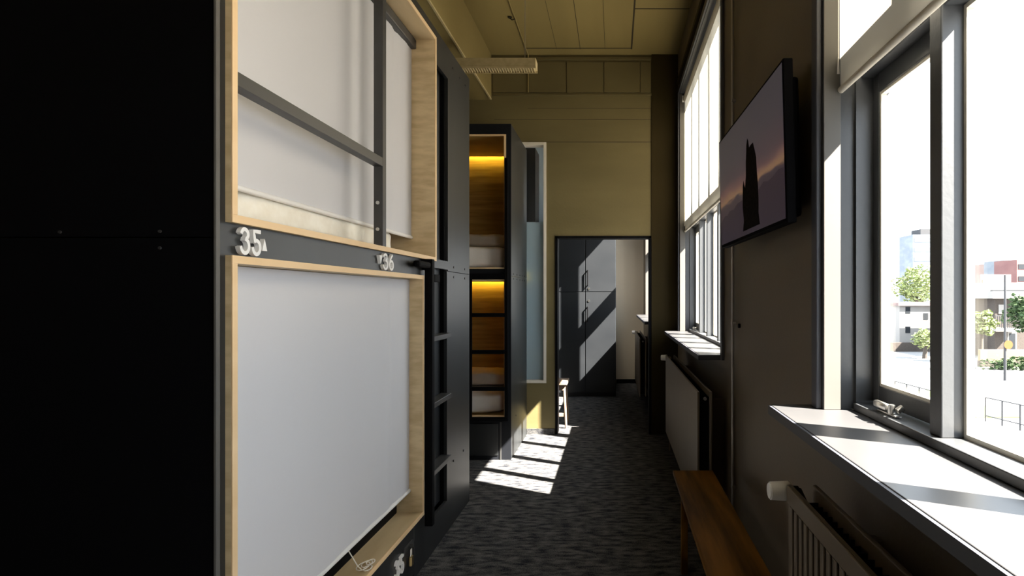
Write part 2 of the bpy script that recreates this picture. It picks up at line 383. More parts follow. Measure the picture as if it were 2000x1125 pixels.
def podframe(z0, z1, y1):
    xf = XP+.02; t = .022; xb = -1.30
    w = MB()
    w.box(xb, xf-.004, FY0, y1, z1-t, z1); w.box(xb, xf-.004, FY0, y1, z0, z0+t)
    w.box(xb, xf-.004, FY0, FY0+t, z0+t, z1-t); w.box(xb, xf-.004, y1-t, y1, z0+t, z1-t)
    fr = w.build('opening_frame', M['wood'], pod)
    e = MB(); e.box(xf-.004, xf, FY0, y1, z1-t, z1, bev=.001); e.box(xf-.004, xf, FY0, y1, z0, z0+t, bev=.001)
    e.box(xf-.004, xf, FY0, FY0+t, z0+t, z1-t, bev=.001); e.box(xf-.004, xf, y1-t, y1, z0+t, z1-t, bev=.001)
    e.build('edge_band', M['woodedge'], fr)
    # lining behind
    l = MB(); l.box(-3.05, -3.03, FY0, PY1-.1, z0, z1); l.box(-3.03, xb, FY0, PY1-.1, z1-.02, z1); l.box(-3.03, xb, FY0, PY1-.1, z0, z0+.02)
    l.box(-3.03, xb, FY0, FY0+.02, z0+.02, z1-.02); l.box(-3.03, xb, PY1-.12, PY1-.1, z0+.02, z1-.02)
    l.build('pod_lining', M['podwood'], pod)
podframe(1.70, 3.01, FYU); podframe(.30, 1.61, FYL)
def podblind(x, y0, y1, zh, zt, cord=False):
    b = bmesh.new(); ny, nz = 60, 30; g = []
    for j in range(nz+1):
        z = zh + (zt-zh)*j/nz; row = []
        for i in range(ny+1):
            y = y0+(y1-y0)*i/ny
            dx = .0025*math.sin(y*9+1)*(1-j/nz) + .0015*math.sin(y*23)
            if y > y1-.35: dx += -.010*math.exp(-((y-(y1-.24))/.03)**2) + .006*math.exp(-((y-(y1-.10))/.04)**2)*(1 if zh > 1 else .4)
            row.append(b.verts.new((x+dx, y, z)))
        g.append(row)
    for j in range(nz):
        for i in range(ny): b.faces.new((g[j][i], g[j][i+1], g[j+1][i+1], g[j+1][i]))
    m_ = MB(); m_._merge(b); o = m_.build('blind_fabric', M['shade'], pod, smooth=True)
    MB().cyl((x, y0, zh), (x, y1, zh), .010, n=12).build('hem_bar', M['sign'], o, smooth=True)
    if zh > 1: box('blind_cassette', M['rail'], pod, x-.03, x+.03, y0, y1, zt-.002, zt+.055-.002, bev=.006)
    return o
podblind(-1.18, FY0+.024, FYU-.026, 1.837, 2.93)
lo = podblind(-1.115, FY0+.024, FYL-.024, .44, 1.586)
# cord with a tassel on the lower blind
c = MB(); pts = [(-1.112, 2.40, .43), (-1.085, 2.42, .36), (-1.075, 2.44, .332)]
c.tube(pts, .0022, 6)
for k in range(4):
    a0 = k*1.6; cx, cy = -1.07+.012*math.cos(k*2), 2.46+.03*(k % 2); rr = .022+.006*(k % 3)
    ring = [(cx+rr*.7*math.cos(t_/12*2*math.pi), cy+rr*1.2*math.sin(t_/12*2*math.pi), .331+.004*k) for t_ in range(13)]
    c.tube(ring, .0022, 6)
c.build('pull_cord', M['cord'], lo)
# guard rail
gx0, gx1 = -1.092, -1.05
gp = box('guard_post', M['rail'], pod, gx0, gx1, 2.60, 2.64, 1.722, 2.988, bev=.002)
box('guard_rail', M['rail'], pod, gx0, gx1, FY0+.022, 2.60, 2.085, 2.125, bev=.002)
for z in (1.80, 1.92): MB().cyl((-1.072, 2.594, z), (-1.072, 2.601, z), .008, n=10).build('bolt', M['chrome'], gp)
# climbing ladder
lad = bpy.data.objects.new('ladder', None); C.objects.link(lad); lad.parent = pod; lad.location = (0, 0, 0)
box('stile', M['blackmatte'], lad, -1.043, -1.000, 3.15, 3.19, .23, 1.70, bev=.003)
box('top_arm', M['blackmatte'], lad, -1.043, -1.005, 2.96, 3.15, 1.648, 1.682, bev=.012)
box('top_arm', M['blackmatte'], lad, -1.058, -1.040, 3.15, 3.19, 1.64, 1.70, bev=.003)
for z in (1.264, .883, .493):
    box('rung', M['rail'], lad, -1.10, -1.032, 3.19, 3.635, z-.03, z, bev=.003)
box('hand_grip', M['blackmatte'], pod, -1.10, -1.064, 3.40, 3.50, 1.58, 1.625, bev=.003)
# bolts of the panel
def bolts(parent, pts, axis='x', r=.0075, m='rail'):
    for p in pts:
        q = (p[0]+.004, p[1], p[2]) if axis == 'x' else (p[0], p[1]-.004, p[2])
        MB().cyl(p, q, r, n=12).build('bolt', M[m], parent, smooth=True)
bolts(pod, [(XP, 3.78, 1.685), (XP, 4.06, 1.685), (XP, 3.78, 1.62), (XP, 4.06, 1.62), (XP, 3.76, 2.99), (XP, 3.93, 2.99), (XP, 4.07, 2.99), (XP, 3.78, .41), (XP, 4.03, .41)])
bolts(pod, [(-1.205, PY0, 1.67), (-1.205, PY0, 1.626), (-1.47, PY0, 1.668)], 'y', m='rail', r=.004)
# drawer
dw = MB().box(XP-.018, XP+.004, 1.60, 3.02, .03, .285, bev=.003).build('drawer_front', M['black'], pod)
box('plinth', M['blackmatte'], pod, XP-.03, XP-.018, FY0, 3.20, 0, .30)
box('drawer_side', M['black'], pod, XP-.018, XP+.002, 3.03, 3.195, 0, .285, bev=.002)
def arc(cx, cy, rx, ry, a0, a1, n=14):
    return [(cx+rx*math.cos(math.radians(a0+(a1-a0)*k/n)), cy+ry*math.sin(math.radians(a0+(a1-a0)*k/n))) for k in range(n+1)]
GLYPH = {   # round one-line figures on a 1 x 1 box: (points, closed)
    '3': [(arc(.47, .77, .38, .19, 165, -62), False), (arc(.47, .32, .46, .27, 78, -165, 18), False)],
    '5': [([(.95, .95), (.60, .95), (.20, .95), (.26, .78), (.33, .57)], False), (arc(.50, .32, .44, .27, 118, -170, 20), False)],
    '6': [([(.74, .97), (.50, .83), (.28, .66), (.14, .48), (.08, .36)], False), (arc(.50, .32, .44, .27, 0, 360, 24)[:-1], True)]}
def stroke(path, closed, y, z, h, w, x, ext, st):
    P = [Vector((y+st+u*(w-2*st), z+st+v*(h-2*st))) for u, v in path]; n = len(P); b = bmesh.new(); rows = []
    for k in range(n):
        a = P[k-1] if (k > 0 or closed) else P[k]; c = P[(k+1) % n] if (k < n-1 or closed) else P[k]
        d = (c-a).normalized(); nn = Vector((-d.y, d.x))*st
        p = P[k] - (d*st*.6 if (k == 0 and not closed) else Vector((0, 0))) + (d*st*.6 if (k == n-1 and not closed) else Vector((0, 0)))
        rows.append([b.verts.new((xx, q.x, q.y)) for xx, q in ((x, p+nn), (x+ext, p+nn), (x+ext, p-nn), (x, p-nn))])
    for k in range(n if closed else n-1):
        r0, r1 = rows[k], rows[(k+1) % n]
        for q in range(4): b.faces.new((r0[q], r0[(q+1) % 4], r1[(q+1) % 4], r1[q]))
    if not closed: b.faces.new(rows[0][::-1]); b.faces.new(rows[-1])
    bmesh.ops.recalc_face_normals(b, faces=b.faces); return b
def sign_char(ch, y, z, x, h, w, parent, ext=.013):
    m_ = MB()
    for k, (path, closed) in enumerate(GLYPH[ch]): m_._merge(stroke(path, closed, y, z, h, w, x, ext+.0004*k, .0056))
    return m_.build('digit', M['sign'], parent)
def nsign(parent, loc, chars, tri=None):
    r = bpy.data.objects.new('number_sign', None); C.objects.link(r); r.parent = parent
    t = Vector(parent.location); r.location = Vector(loc)-t
    x, y, z = loc
    for ch, dy, h, w in chars: sign_char(ch, y+dy, z, x, h, w, r)
    if tri:
        dy, w, h, up, dz = tri
        pts = [(x, y+dy, z+dz), (x, y+dy+w, z+dz), (x, y+dy+w/2, z+dz+h)] if up else [(x, y+dy, z+dz+h), (x, y+dy+w, z+dz+h), (x, y+dy+w/2, z+dz)]
        MB().poly(pts, Vector((.014, 0, 0))).build('arrow', M['sign'], r)
    return r
nsign(pod, (XP+.001, 1.60, 1.611), [('3', 0, .085, .050), ('5', .051, .085, .050)], (.102, .024, .036, True, .022))
nsign(pod, (XP+.001, 2.55, 1.612), [('3', .042, .084, .062), ('6', .11, .084, .062)], (.0, .034, .038, False, .03))
nsign(pod, (XP+.005, 2.74, .13), [('3', 0, .095, .05), ('5', .055, .095, .05)])
lt = MB().box(XP+.004, XP+.012, 2.87, 2.99, .205, .23, bev=.002); lt.cyl((XP+.012, 2.94, .218), (XP+.03, 2.94, .218), .008)
lt = lt.build('drawer_hasp', M['rail'], dw)
box('padlock_body', M['brass'], lt, XP+.010, XP+.026, 2.925, 2.955, .115, .165, bev=.004)
MB().tube([(XP+.018, 2.932, .165), (XP+.018, 2.932, .20), (XP+.018, 2.948, .20), (XP+.018, 2.948, .165)], .0025).build('shackle', M['chrome'], lt)
# bedding
def soft(x0, x1, y0, y1, z0, z1, amp=.01, seed=0, k=6, crown=0.0):
    b = bmesh.new(); bmesh.ops.create_cube(b, size=1)
    bmesh.ops.subdivide_edges(b, edges=b.edges[:], cuts=14, use_grid_fill=True)
    sx, sy, sz = x1-x0, y1-y0, z1-z0
    for v in b.verts:
        p = Vector((v.co.x*2, v.co.y*2, v.co.z*2)); q = Vector([abs(c)**1 for c in p])
        e = 7.0; n = (abs(p.x)**e+abs(p.y)**e+abs(p.z)**e)**(1/e); mx = max(q)
        p = p*(mx/n if n > 0 else 1)
        if crown: p.z *= 1-crown*(abs(p.x)**2.5+abs(p.y)**2.5)/2
        w = Vector(((x0+x1)/2+p.x*sx/2, (y0+y1)/2+p.y*sy/2, (z0+z1)/2+p.z*sz/2))
        nn = noise.noise_vector(w*k+Vector((seed, 0, 0)))*amp + noise.noise_vector(w*k*3)*amp*.35
        w += Vector((nn.x, nn.y, nn.z)); w.z = max(w.z, z0); v.co = w
    m_ = MB(); m_._merge(b); return m_
tag(soft(-2.9, -1.192, 1.60, 3.30, 1.723, 1.86, .004, 3, 12).build('mattress', M['matt'], None, smooth=True), 'cream quilted mattress peeping out under the blind of upper pod 36', 'mattress')
tag(MB().box(-2.9, -1.175, 1.60, 3.10, .323, .405, bev=.006).build('mattress', M['blackmatte'], None, smooth=True), 'mattress blacked as the shadow gap below the hem of the lower pod 35 blind', 'mattress')  # matte black stands in for the shadow under the blind

# ------------------------------------------------------------------ far pod unit
TX = -.944; TY = 5.234; TYB = 6.17; TZ = 3.066
tow = thing('sleeping_pod', 'black double-decker sleeping pod with warm lit wooden berths and made beds at the corridor end', 'sleeping pod', (-2.0, 5.7, 0), 'black double-decker sleeping pods')
MB().box(TX-.03, TX, TY+.02, TYB, 0, 1.675).box(TX-.03, TX, TY+.02, TYB, 1.679, TZ).build('side_panel', M['black'], tow)
OX0, OX1 = -2.8, -.989
fpn = MB()
for z0, z1 in ((0, .392), (1.645, 1.743), (2.97, TZ)): fpn.box(OX0, OX1, TY, TY+.02, z0, z1)
fpn.box(OX1, TX, TY, TY+.02, 0, TZ); fpn.box(-3.1, OX0, TY, TY+.02, 0, TZ)
fpn.build('front_panel', M['blackfront'], tow)
box('roof_panel', M['black'], tow, -3.1, TX-.03, TY+.02, TYB, TZ-.02, TZ)
for z0, z1 in ((.392, 1.645), (1.743, 2.97)):
    l = MB(); a, b = TY+.02, TYB-.02
    l.box(OX0-.02, OX1+.015, b, b+.02, z0-.02, z1+.02); l.box(OX0, OX1, a, b-.08, z1, z1+.02); l.box(OX0, OX1, a, b, z0-.02, z0)
    l.box(OX1, OX1+.015, a, b, z0-.02, z1+.02); l.box(OX0-.02, OX0, a, b, z0-.02, z1+.02)
    lo = l.build('berth_lining', M['podwood'], tow)
    e = MB(); e.box(OX1-.018, OX1, TY-.006, TY+.02, z0, z1); e.box(OX0, OX1-.018, TY-.006, TY+.02, z0, z0+.012)
    e.box(OX0, OX1-.018, TY-.006, TY+.02, z1-.012, z1)
    e.build('edge_band', M['woodedge'], tow)
    box('led_strip', M['led'], lo, OX0+.1, OX1-.02, b-.090, b-.084, z1+.022, z1+.045)
dfr = MB().box(-2.7, -1.06, TY-.008, TY, .04, .33, bev=.003).build('drawer_front', M['black'], tow)
box('drawer_pull', M['rail'], dfr, -1.62, -1.50, TY-.022, TY-.008, .25, .265, bev=.003)
box('corner_strip', M['rail'], tow, -1.045, -1.03, TY-.006, TY, 0, .345, bev=.001)
bolts(tow, [(TX, y, z) for y in (5.36, 5.55, 5.72, 5.86, 6.02) for z in (1.70, 1.655)] + [(TX, 5.5, .35)], r=.007)
ld = bpy.data.objects.new('ladder', None); C.objects.link(ld); ld.parent = tow; ld.location = (0, 0, 0)
ld.location = Vector((-1.15, 5.2, 0))-tow.location
box('stile', M['blackmatte'], ld, -1.335, -1.295, TY-.03, TY-.008, .355, 1.70, bev=.003)
box('stile', M['blackmatte'], ld, -.999, -.968, TY-.03, TY-.008, .355, 2.75, bev=.003)
box('foot_rail', M['blackmatte'], ld, -1.295, -.999, TY-.03, TY-.008, .355, .385, bev=.003)
box('top_rail', M['blackmatte'], ld, -1.295, -.999, TY-.03, TY-.008, 1.655, 1.70, bev=.003)
for z in (1.322, .986, .65): box('rung', M['blackmatte'], ld, -1.295, -.999, TY-.030, TY-.006, z-.018, z+.018, bev=.003)
tag(soft(-2.75, -1.02, 5.30, 6.11, 1.745, 1.965, .010, 1, 7).build('mattress', M['linen'], None, smooth=True), 'white covered mattress in the upper berth of the far pod', 'mattress')
tag(soft(-1.75, -1.04, 5.62, 6.10, 1.972, 2.11, .012, 9, 8, .35).build('pillow', M['linen'], None, smooth=True), 'white pillow on the bed in the upper berth of the far pod', 'pillow')
tag(soft(-2.75, -1.03, 5.30, 6.11, .394, .60, .010, 4, 7).build('mattress', M['linen'], None, smooth=True), 'white covered mattress in the lower berth behind the ladder', 'mattress')
tag(soft(-1.75, -1.04, 5.62, 6.10, .606, .75, .012, 12, 8, .35).build('pillow', M['linen'], None, smooth=True), 'white pillow on the bed in the lower berth behind the ladder', 'pillow')

# ------------------------------------------------------------------ radiators
def radiator(a, y0, y1, z0, z1, ribbed, label, near=True):
    r = thing('radiator', label, 'radiator', (a+.05, (y0+y1)/2, 0), 'radiators under the windows')
    f = MB()
    if ribbed:
        n = int((y1-y0-.06)/.04); y = y0+.03
        f.box(a+.006, a+.016, y0, y1, z0, z1); f.box(a, a+.006, y0, y1, z1-.05, z1, bev=.002); f.box(a, a+.006, y0, y1, z0, z0+.05, bev=.002)
        for i in range(n+1):
            f.box(a-.001, a+.006, y, y+.024, z0+.05, z1-.05, bev=.003); y += (y1-y0-.06)/(n+.6)
    else:
        f.box(a, a+.014, y0, y1, z0, z1, bev=.004)
    f.build('front_plate', M['rad'], r)
    MB().box(a+.075, a+.089, y0, y1, z0, z1, bev=.004).build('rear_plate', M['rad'], r)
    cv = MB()
    yy = y0+.03
    while yy < y1-.03:
        cv.box(a+.0165, a+.0745, yy, yy+.004, z0+.03, z1-.035); yy += .035
    cv.build('convector_fin', M['blackmatte'], r)
    p = MB(); p.cyl((a+.045, y1-.02, z1-.05), (a+.045, y1+.035, z1-.03), .012); p.cyl((a+.045, y1+.035, z1-.03), (a+.02, y1+.035, z1-.03), .015)
    p.cyl((a+.045, y1+.035, z1-.03), (a+.045, y1+.035, .004), .008)
    p.build('valve_pipe', M['blackmatte'] if ribbed else M['rad'], r, smooth=True)
    k = MB(); k.cyl((a+.02, y1+.035, z1-.03), (a-.042, y1+.035, z1-.03), .029, .026, n=24, bev=.004); k.build('thermostat_knob', M['white'], r, smooth=True)
    MB().cyl((a+.045, y0-.012, z1-.04), (a+.045, y0+.001, z1-.04), .010, n=12).build('air_vent', M['chrome'], r, smooth=True)
    xw = XW if a > .4 else XW+DXN
    for yb in (y0+.2, y1-.2):
        box('wall_bracket', M['rad'], r, a+.09, xw, yb, yb+.04, z0+.08, z1-.08)
    return r
radiator(.50, -.55, 1.667, .15, .95, True, 'ribbed taupe radiator with white knob under the near window sill')
radiator(.49, 3.39, 5.49, .196, .93, False, 'smooth flat taupe radiator beyond the wooden bench, under the far window')
radiator(.32, 7.35, 9.0, .2, .95, False, 'pale flat radiator seen through the doorway under the next room window')

# ------------------------------------------------------------------ bench
bn = thing('bench', 'long narrow stained wooden bench against the window wall', 'bench', (.45, 2.5, 0))
MB().box(.334, .563, 1.75, 3.28, .475, .50, bev=.004).build('seat', M['bench'], bn)
for y in (1.85, 3.08):
    for x in (.36, .505): box('leg', M['bench'], bn, x, x+.035, y, y+.035, 0, .475, bev=.003)
box('stretcher', M['bench'], bn, .435, .46, 1.885, 3.08, .40, .45)

# ------------------------------------------------------------------ television
def screen_mat():
    m = mat('sunset_picture', (.1, .1, .1), .3, spec=.25); nt = m.node_tree; N = nt.nodes; L = nt.links; b = N['Principled BSDF']
    tc = N.new('ShaderNodeTexCoord'); sp = N.new('ShaderNodeSeparateXYZ'); L.new(tc.outputs['Generated'], sp.inputs[0])
    # u grows from far to near end (y reversed), v upward
    mp = N.new('ShaderNodeMapping'); mp.inputs['Scale'].default_value = (1, 2.0, 5.5); mp.inputs['Rotation'].default_value = (math.radians(-16), 0, 0)
    nz = N.new('ShaderNodeTexNoise'); nz.inputs['Scale'].default_value = 1.6; nz.inputs['Detail'].default_value = 4
    L.new(tc.outputs['Generated'], mp.inputs[0]); L.new(mp.outputs[0], nz.inputs[0])
    ad = N.new('ShaderNodeMath'); ad.operation = 'MULTIPLY_ADD'; ad.inputs[1].default_value = .20; ad.inputs[2].default_value = -.10
    L.new(nz.outputs['Fac'], ad.inputs[0])
    a2 = N.new('ShaderNodeMath'); a2.operation = 'ADD'; L.new(sp.outputs['Z'], a2.inputs[0]); L.new(ad.outputs[0], a2.inputs[1])
    cr = N.new('ShaderNodeValToRGB'); e = cr.color_ramp.elements
    e[0].position = 0.0; e[0].color = (.052, .036, .050, 1); e[1].position = 1.0; e[1].color = (.085, .075, .088, 1)
    for p, c_ in ((.27, (.070, .045, .062)), (.345, (.082, .058, .075)), (.37, (.42, .23, .13)), (.44, (.25, .13, .12)), (.52, (.12, .08, .095)), (.70, (.095, .08, .095))):
        q = e.new(p); q.color = (*c_, 1)
    L.new(a2.outputs[0], cr.inputs['Fac'])
    b.inputs['Base Color'].default_value = (0.02, .02, .02, 1)
    L.new(cr.outputs['Color'], b.inputs['Emission Color']); b.inputs['Emission Strength'].default_value = .085
    return m
tv = thing('television', 'black flat television showing a rock stack at sunset, mounted on the window wall', 'television', (.60, 2.49, 1.733))
TM = Matrix.Translation((0, 0, 1.733)) @ Matrix.Rotation(math.radians(-1.4), 4, 'Y') @ Matrix.Translation((0, 0, -1.733))
TM = Matrix.Translation((.5875, 1.95, 0)) @ Matrix.Rotation(math.radians(-1.1)*-1, 4, 'Z') @ Matrix.Translation((-.5875, -1.95, 0)) @ Matrix.Translation((0, 0, 1.733)) @ Matrix.Rotation(math.radians(-1.5)*1, 4, 'Y') @ Matrix.Translation((0, 0, -1.733))
MB().box(.5875, .622, 1.95, 3.03, 1.733, 2.293, bev=.004, mtx=TM).build('tv_casing', M['tvcase'], tv)
scr = MB().box(.5862, .5874, 1.962, 3.018, 1.749, 2.281, mtx=TM).build('screen', screen_mat(), tv)
MB().box(.622, .66, 2.0, 2.95, 1.76, 2.25, bev=.012, mtx=TM).build('back_housing', M['tvcase'], tv)
box('wall_mount', M['blackmatte'], tv, .645, XW, 2.3, 2.7, 1.9, 2.1)
# silhouette of the rock stack and the distant hills on the screen
def onscreen(pts): return [TM @ Vector((.5861, 3.018-u*1.056, 1.749+v*.532)) for u, v in pts]
rock = [(.47, .02), (.49, .12), (.475, .25), (.48, .38), (.485, .45), (.50, .50), (.52, .42), (.54, .52), (.545, .66), (.555, .74), (.56, .80), (.575, .86), (.59, .83), (.60, .76), (.63, .77), (.66, .77), (.68, .70), (.70, .62), (.705, .50), (.715, .38), (.72, .25), (.715, .12), (.73, .02)]
rock = [(.44+ (u-.47)*1.0, v*.86+.02) for u, v in rock]
RM = noisy('rock_picture', (.004, .003, .003), (.014, .011, .010), (60, 60, 60), .7, spec=.02)
MB().poly(onscreen(rock), Vector((-.0006, 0, 0))).build('picture_rock', RM, scr)
hill = [(0, .0), (0, .21), (.05, .24), (.1, .26), (.15, .25), (.2, .28), (.28, .27), (.35, .30), (.44, .30), (.5, .28), (.6, .29), (.7, .30), (.76, .33), (.82, .31), (.88, .32), (.94, .34), (1, .33), (1, 0)]
hm = mat('hills_picture', (.02, .02, .02), .4, spec=.2, emit=(.045, .030, .048), es=.085)
MB().poly(onscreen([(u, v) for u, v in hill]), Vector((-.0003, 0, 0))).build('picture_hills', hm, scr)

# ------------------------------------------------------------------ pipe, ceiling lamp, conduit
pp = MB().cyl((.668, 3.24, .004), (.668, 3.24, ZC-.004), .0085, n=14)
for z in (.42, 1.345, 2.6): pp.box(.660, XW, 3.225, 3.255, z-.008, z+.008, bev=.002)
tag(pp.build('heating_pipe', M['galv'], None, smooth=True), 'thin grey vertical pipe on the wall between television and far window', 'pipe')
box('cable_clip', M['rail'], None, 0, .001, 0, .001, 0, .001) if False else None
lm = thing('ceiling_light', 'old louvred strip light hanging crosswise below the ceiling', 'ceiling light', (-1.2, 4.81, 3.39))
MB().box(-1.85, -.652, 4.75, 4.87, 3.40, 3.47, bev=.004).build('lamp_housing', M['lamp'], lm)
g = MB(); g.box(-1.85, -.652, 4.75, 4.756, 3.385, 3.40); g.box(-1.85, -.652, 4.864, 4.87, 3.385, 3.40)
x = -1.84
while x < -.655: g.box(x, x+.003, 4.756, 4.864, 3.386, 3.40); x += .022
g.build('louver', M['lamp'], lm)
for x in (-1.62, -.75): MB().cyl((x, 4.81, 3.47), (x, 4.81, ZC if x > -1 else 3.615), .003, n=8).build('suspension_wire', M['galv'], lm)
cd = MB().cyl((-.93, -1.0, ZC-.008), (-.93, 6.18, ZC-.008), .006, n=10); cd.cyl((-.93, 6.18, ZC-.008), (-.93, 6.18, 3.69), .006, n=10)
tag(cd.build('conduit', M['ceil'], None, smooth=True), 'thin painted cable conduit running along the ceiling boards', 'cable')
for (x, y), lb in (((-1.0, 4.7), 'small dark hook in the ceiling nearer the camera'), ((-.975, 5.35), 'small dark hook in the ceiling near the end wall')):
    hk = MB().cyl((x, y, ZC-.012), (x, y, ZC), .018, n=14); hk.tube([(x, y, ZC-.012), (x+.02, y, ZC-.03), (x+.05, y, ZC-.022)], .005)
    tag(hk.build('ceiling_hook', M['seam'], None, smooth=True), lb, 'hook', 'ceiling hooks')
# thermostat-like knob/box on wall near pipe
tag(MB().cyl((XW, 3.12, 1.335), (XW-.012, 3.12, 1.335), .012, n=16).build('wall_plug', M['blackmatte'], None, smooth=True), 'small dark round plug in the wall right of the pipe', 'wall plug')

# ------------------------------------------------------------------ next room: lockers, stool
lk = thing('locker', 'tall black locker cabinet with bar handles behind the doorway', 'locker', (-.6, 8.7, 0))
LX0, LX1, LY = -.98, .023, 8.48
MB().box(LX0, LX1, LY+.022, 9.78, 0, 2.75).build('cabinet_body', M['locker'], lk)
for (x0, x1) in ((-.97, -.87), (-.862, -.435), (-.425, .018)):
    for (z0, z1) in ((.06, 1.548), (1.556, 2.72)):
        dd = MB().box(x0, x1, LY, LY+.02, z0, z1, bev=.003).build('locker_door', M['locker'], lk)
        if x0 > -.5:
            zc = (z1-.33) if z0 < 1 else (z0+.12)
            zz = (1.12, 1.33) if z0 < 1 else (1.65, 1.87)
            h = MB().tube([(x0+.03, LY, zz[0]), (x0+.03, LY-.035, zz[0]), (x0+.03, LY-.035, zz[1]), (x0+.03, LY, zz[1])], .009)
            h.build('door_handle', M['blackmatte'], dd)
            kz = 1.42 if z0 < 1 else 1.60
            MB().cyl((x0+.045, LY-.008, kz), (x0+.045, LY, kz), .016, n=16).build('lock', M['chrome'], dd, smooth=True)
st = thing('stool', 'low pale wooden stool just inside the next room by the doorway', 'stool', (-.72, 6.62, 0))
MB().box(-.92, -.535, 6.47, 6.80, .485, .52, bev=.006).build('seat', M['stool'], st)
MB().box(-.89, -.56, 6.50, 6.515, .425, .485).build('apron', M['stool'], st); MB().box(-.89, -.56, 6.755, 6.77, .425, .485).build('apron', M['stool'], st)
for sx in (0, 1):
    for sy in (0, 1):
        tx, bx = (-.575, -.545) if sx else (-.88, -.91); ty, by = (6.52, 6.48) if sy == 0 else (6.75, 6.79)
        MB().cyl((bx, by, .0), (tx, ty, .486), .013, .017, n=12).build('leg', M['stool'], st, smooth=True)
MB().box(-.90, -.55, 6.487, 6.50, .13, .17).build('stretcher', M['stool'], st)

# ------------------------------------------------------------------ outside
GZ = -4.0
def ext(px, py, Y): return ((px-1200)/1120*Y, Y, 1.5-(py-577)/1120*Y)
asph = noisy('sunlit_asphalt', (.17, .17, .17), (.21, .21, .21), (.4, .4, .4), .9)
pave = noisy('pale_paving', (.42, .40, .37), (.5, .48, .45), (2, 2, 2), .9)
grass = noisy('grass', (.07, .10, .03), (.12, .15, .05), (3, 3, 3), .95)
brick = noisy('brown_brick', (.034, .027, .023), (.052, .042, .036), (6, 6, 20), .9)
leafA = noisy('spring_leaf', (.13, .17, .05), (.22, .25, .11), (3, 3, 3), .8)
leafB = noisy('green_leaf', (.02, .045, .012), (.045, .08, .025), (4, 4, 4), .8)
whitew = mat('white_render', (.22, .21, .20), .8)
glassb = noisy('blue_facade', (.09, .11, .14), (.14, .16, .18), (.3, .3, .6), .4)
redb = noisy('red_facade', (.11, .045, .045), (.14, .065, .06), (.2, .2, .3), .7)
pinkb = mat('pale_facade', (.15, .10, .095), .7)
ochre = mat('ochre_coping', (.16, .11, .06), .8)
steel = mat('grey_steel', (.045, .046, .05), .6, spec=.1)
darkw = mat('dark_window', (.015, .018, .022), .5, spec=.2)
orange = mat('orange_sign', (.13, .042, .002), .5)
struct(MB().box(1.3, 260, -80, 320, GZ-.2, GZ).build('ground', asph))
def extbox(name, label, cat, m, x0, x1, y0, y1, z0, z1, group=None): return tag(MB().box(x0, x1, y0, y1, z0, z1).build(name, m), label, cat, group)
def at(px, Y): return (px-1200)/1120*Y
tag(MB().box(13, 18.2, 25.7, 33.0, GZ, GZ+.06).build('lawn', grass), 'strip of grass behind the street railing', 'lawn')
def railing(p0, p1, h, n, label):
    p0, p1 = Vector(p0), Vector(p1); r = thing('railing', label, 'railing', tuple(p0), 'street railings')
    m_ = MB()
    for zz in (h, h*.25): m_.cyl(p0+Vector((0, 0, zz)), p1+Vector((0, 0, zz)), .025, n=8)
    m_.build('rail', steel, r)
    for i in range(n+1):
        q = p0.lerp(p1, i/n); MB().cyl(q, q+Vector((0, 0, h)), .035, n=8).build('post', steel, r)
railing((at(1925, 25), 25, GZ), (at(2030, 22.5), 22.5, GZ), 1.05, 3, 'metal street railing beyond the big pane, on the right')
railing((at(1748, 29), 29, GZ+.06), (at(1822, 26), 26, GZ+.06), 1.1, 3, 'metal railing along the grass seen through the narrow casement')
# brick wall and hedge
extbox('garden_wall', 'low brown brick wall with ochre top beyond the street', 'wall', brick, at(1915, 44), at(2080, 44), 44, 44.4, GZ, 1.5-128/1120*44)
extbox('wall_coping', 'ochre fence boards standing on the low brick wall', 'fence', ochre, at(1915, 44), at(2080, 44), 44.02, 44.3, 1.5-128/1120*44, 1.5-106/1120*44)
extbox('garden_wall', 'long brown wall in front of the white house', 'wall', brick, at(1735, 56), at(1842, 56), 56, 56.4, 1.5-112/1120*56, 1.5-92/1120*56)
hg = MB()
def leaves(mb, c, rad, n, size, seed):
    rnd = random.Random(seed)
    b = bmesh.new()
    for _ in range(n):
        while True:
            v = Vector((rnd.uniform(-1, 1), rnd.uniform(-1, 1), rnd.uniform(-1, 1)))
            if v.length < 1: break
        l = v.length; v = v*(l**-.35 if l > .01 else 1)
        nn = noise.noise(v*2.3+Vector((seed, 0, 0)))
        v *= (.8+.5*nn)
        p = Vector(c)+Vector((v.x*rad[0], v.y*rad[1], v.z*rad[2]))
        R = Matrix.Rotation(rnd.uniform(0, 6.28), 3, 'Z') @ Matrix.Rotation(rnd.uniform(0, 3.14), 3, 'X')
        s = size*rnd.uniform(.6, 1.3)
        vs = [b.verts.new(p+R @ Vector(q)*s) for q in ((-.5, 0, 0), (0, -.3, .06), (.5, 0, 0), (0, .3, .06))]
        b.faces.new(vs)
    mb._merge(b); return mb
tag(leaves(MB(), (at(1990, 42.5), 42.5, GZ+.35), (3.6, .8, .75), 900, .3, 3).build('hedge', leafB), 'low green hedge growing in front of the brown brick wall', 'hedge')
def tree(label, x, y, h, cr, m, n, size, seed, lift=.62):
    r = thing('tree', label, 'tree', (x, y, GZ), 'street trees')
    tk = MB(); tk.cyl((x, y, GZ), (x+.1, y, GZ+h*lift), .22, .12, n=10)
    rnd = random.Random(seed)
    for k in range(5):
        a = k*1.26; tk.cyl((x+.08, y, GZ+h*(lift-.12)), (x+cr*.55*math.cos(a), y+cr*.55*math.sin(a), GZ+h*(lift+.12*rnd.random())), .09, .03, n=8)
    tk.build('trunk', brick, r)
    leaves(MB(), (x, y, GZ+h*lift+cr*.35), (cr, cr, cr*.9), n, size, seed).build('foliage', m, r)
tree('pale spring tree in front of the glass office tower, left pane', at(1790, 76), 76, 9.0, 3.3, leafA, 2200, .45, 11)
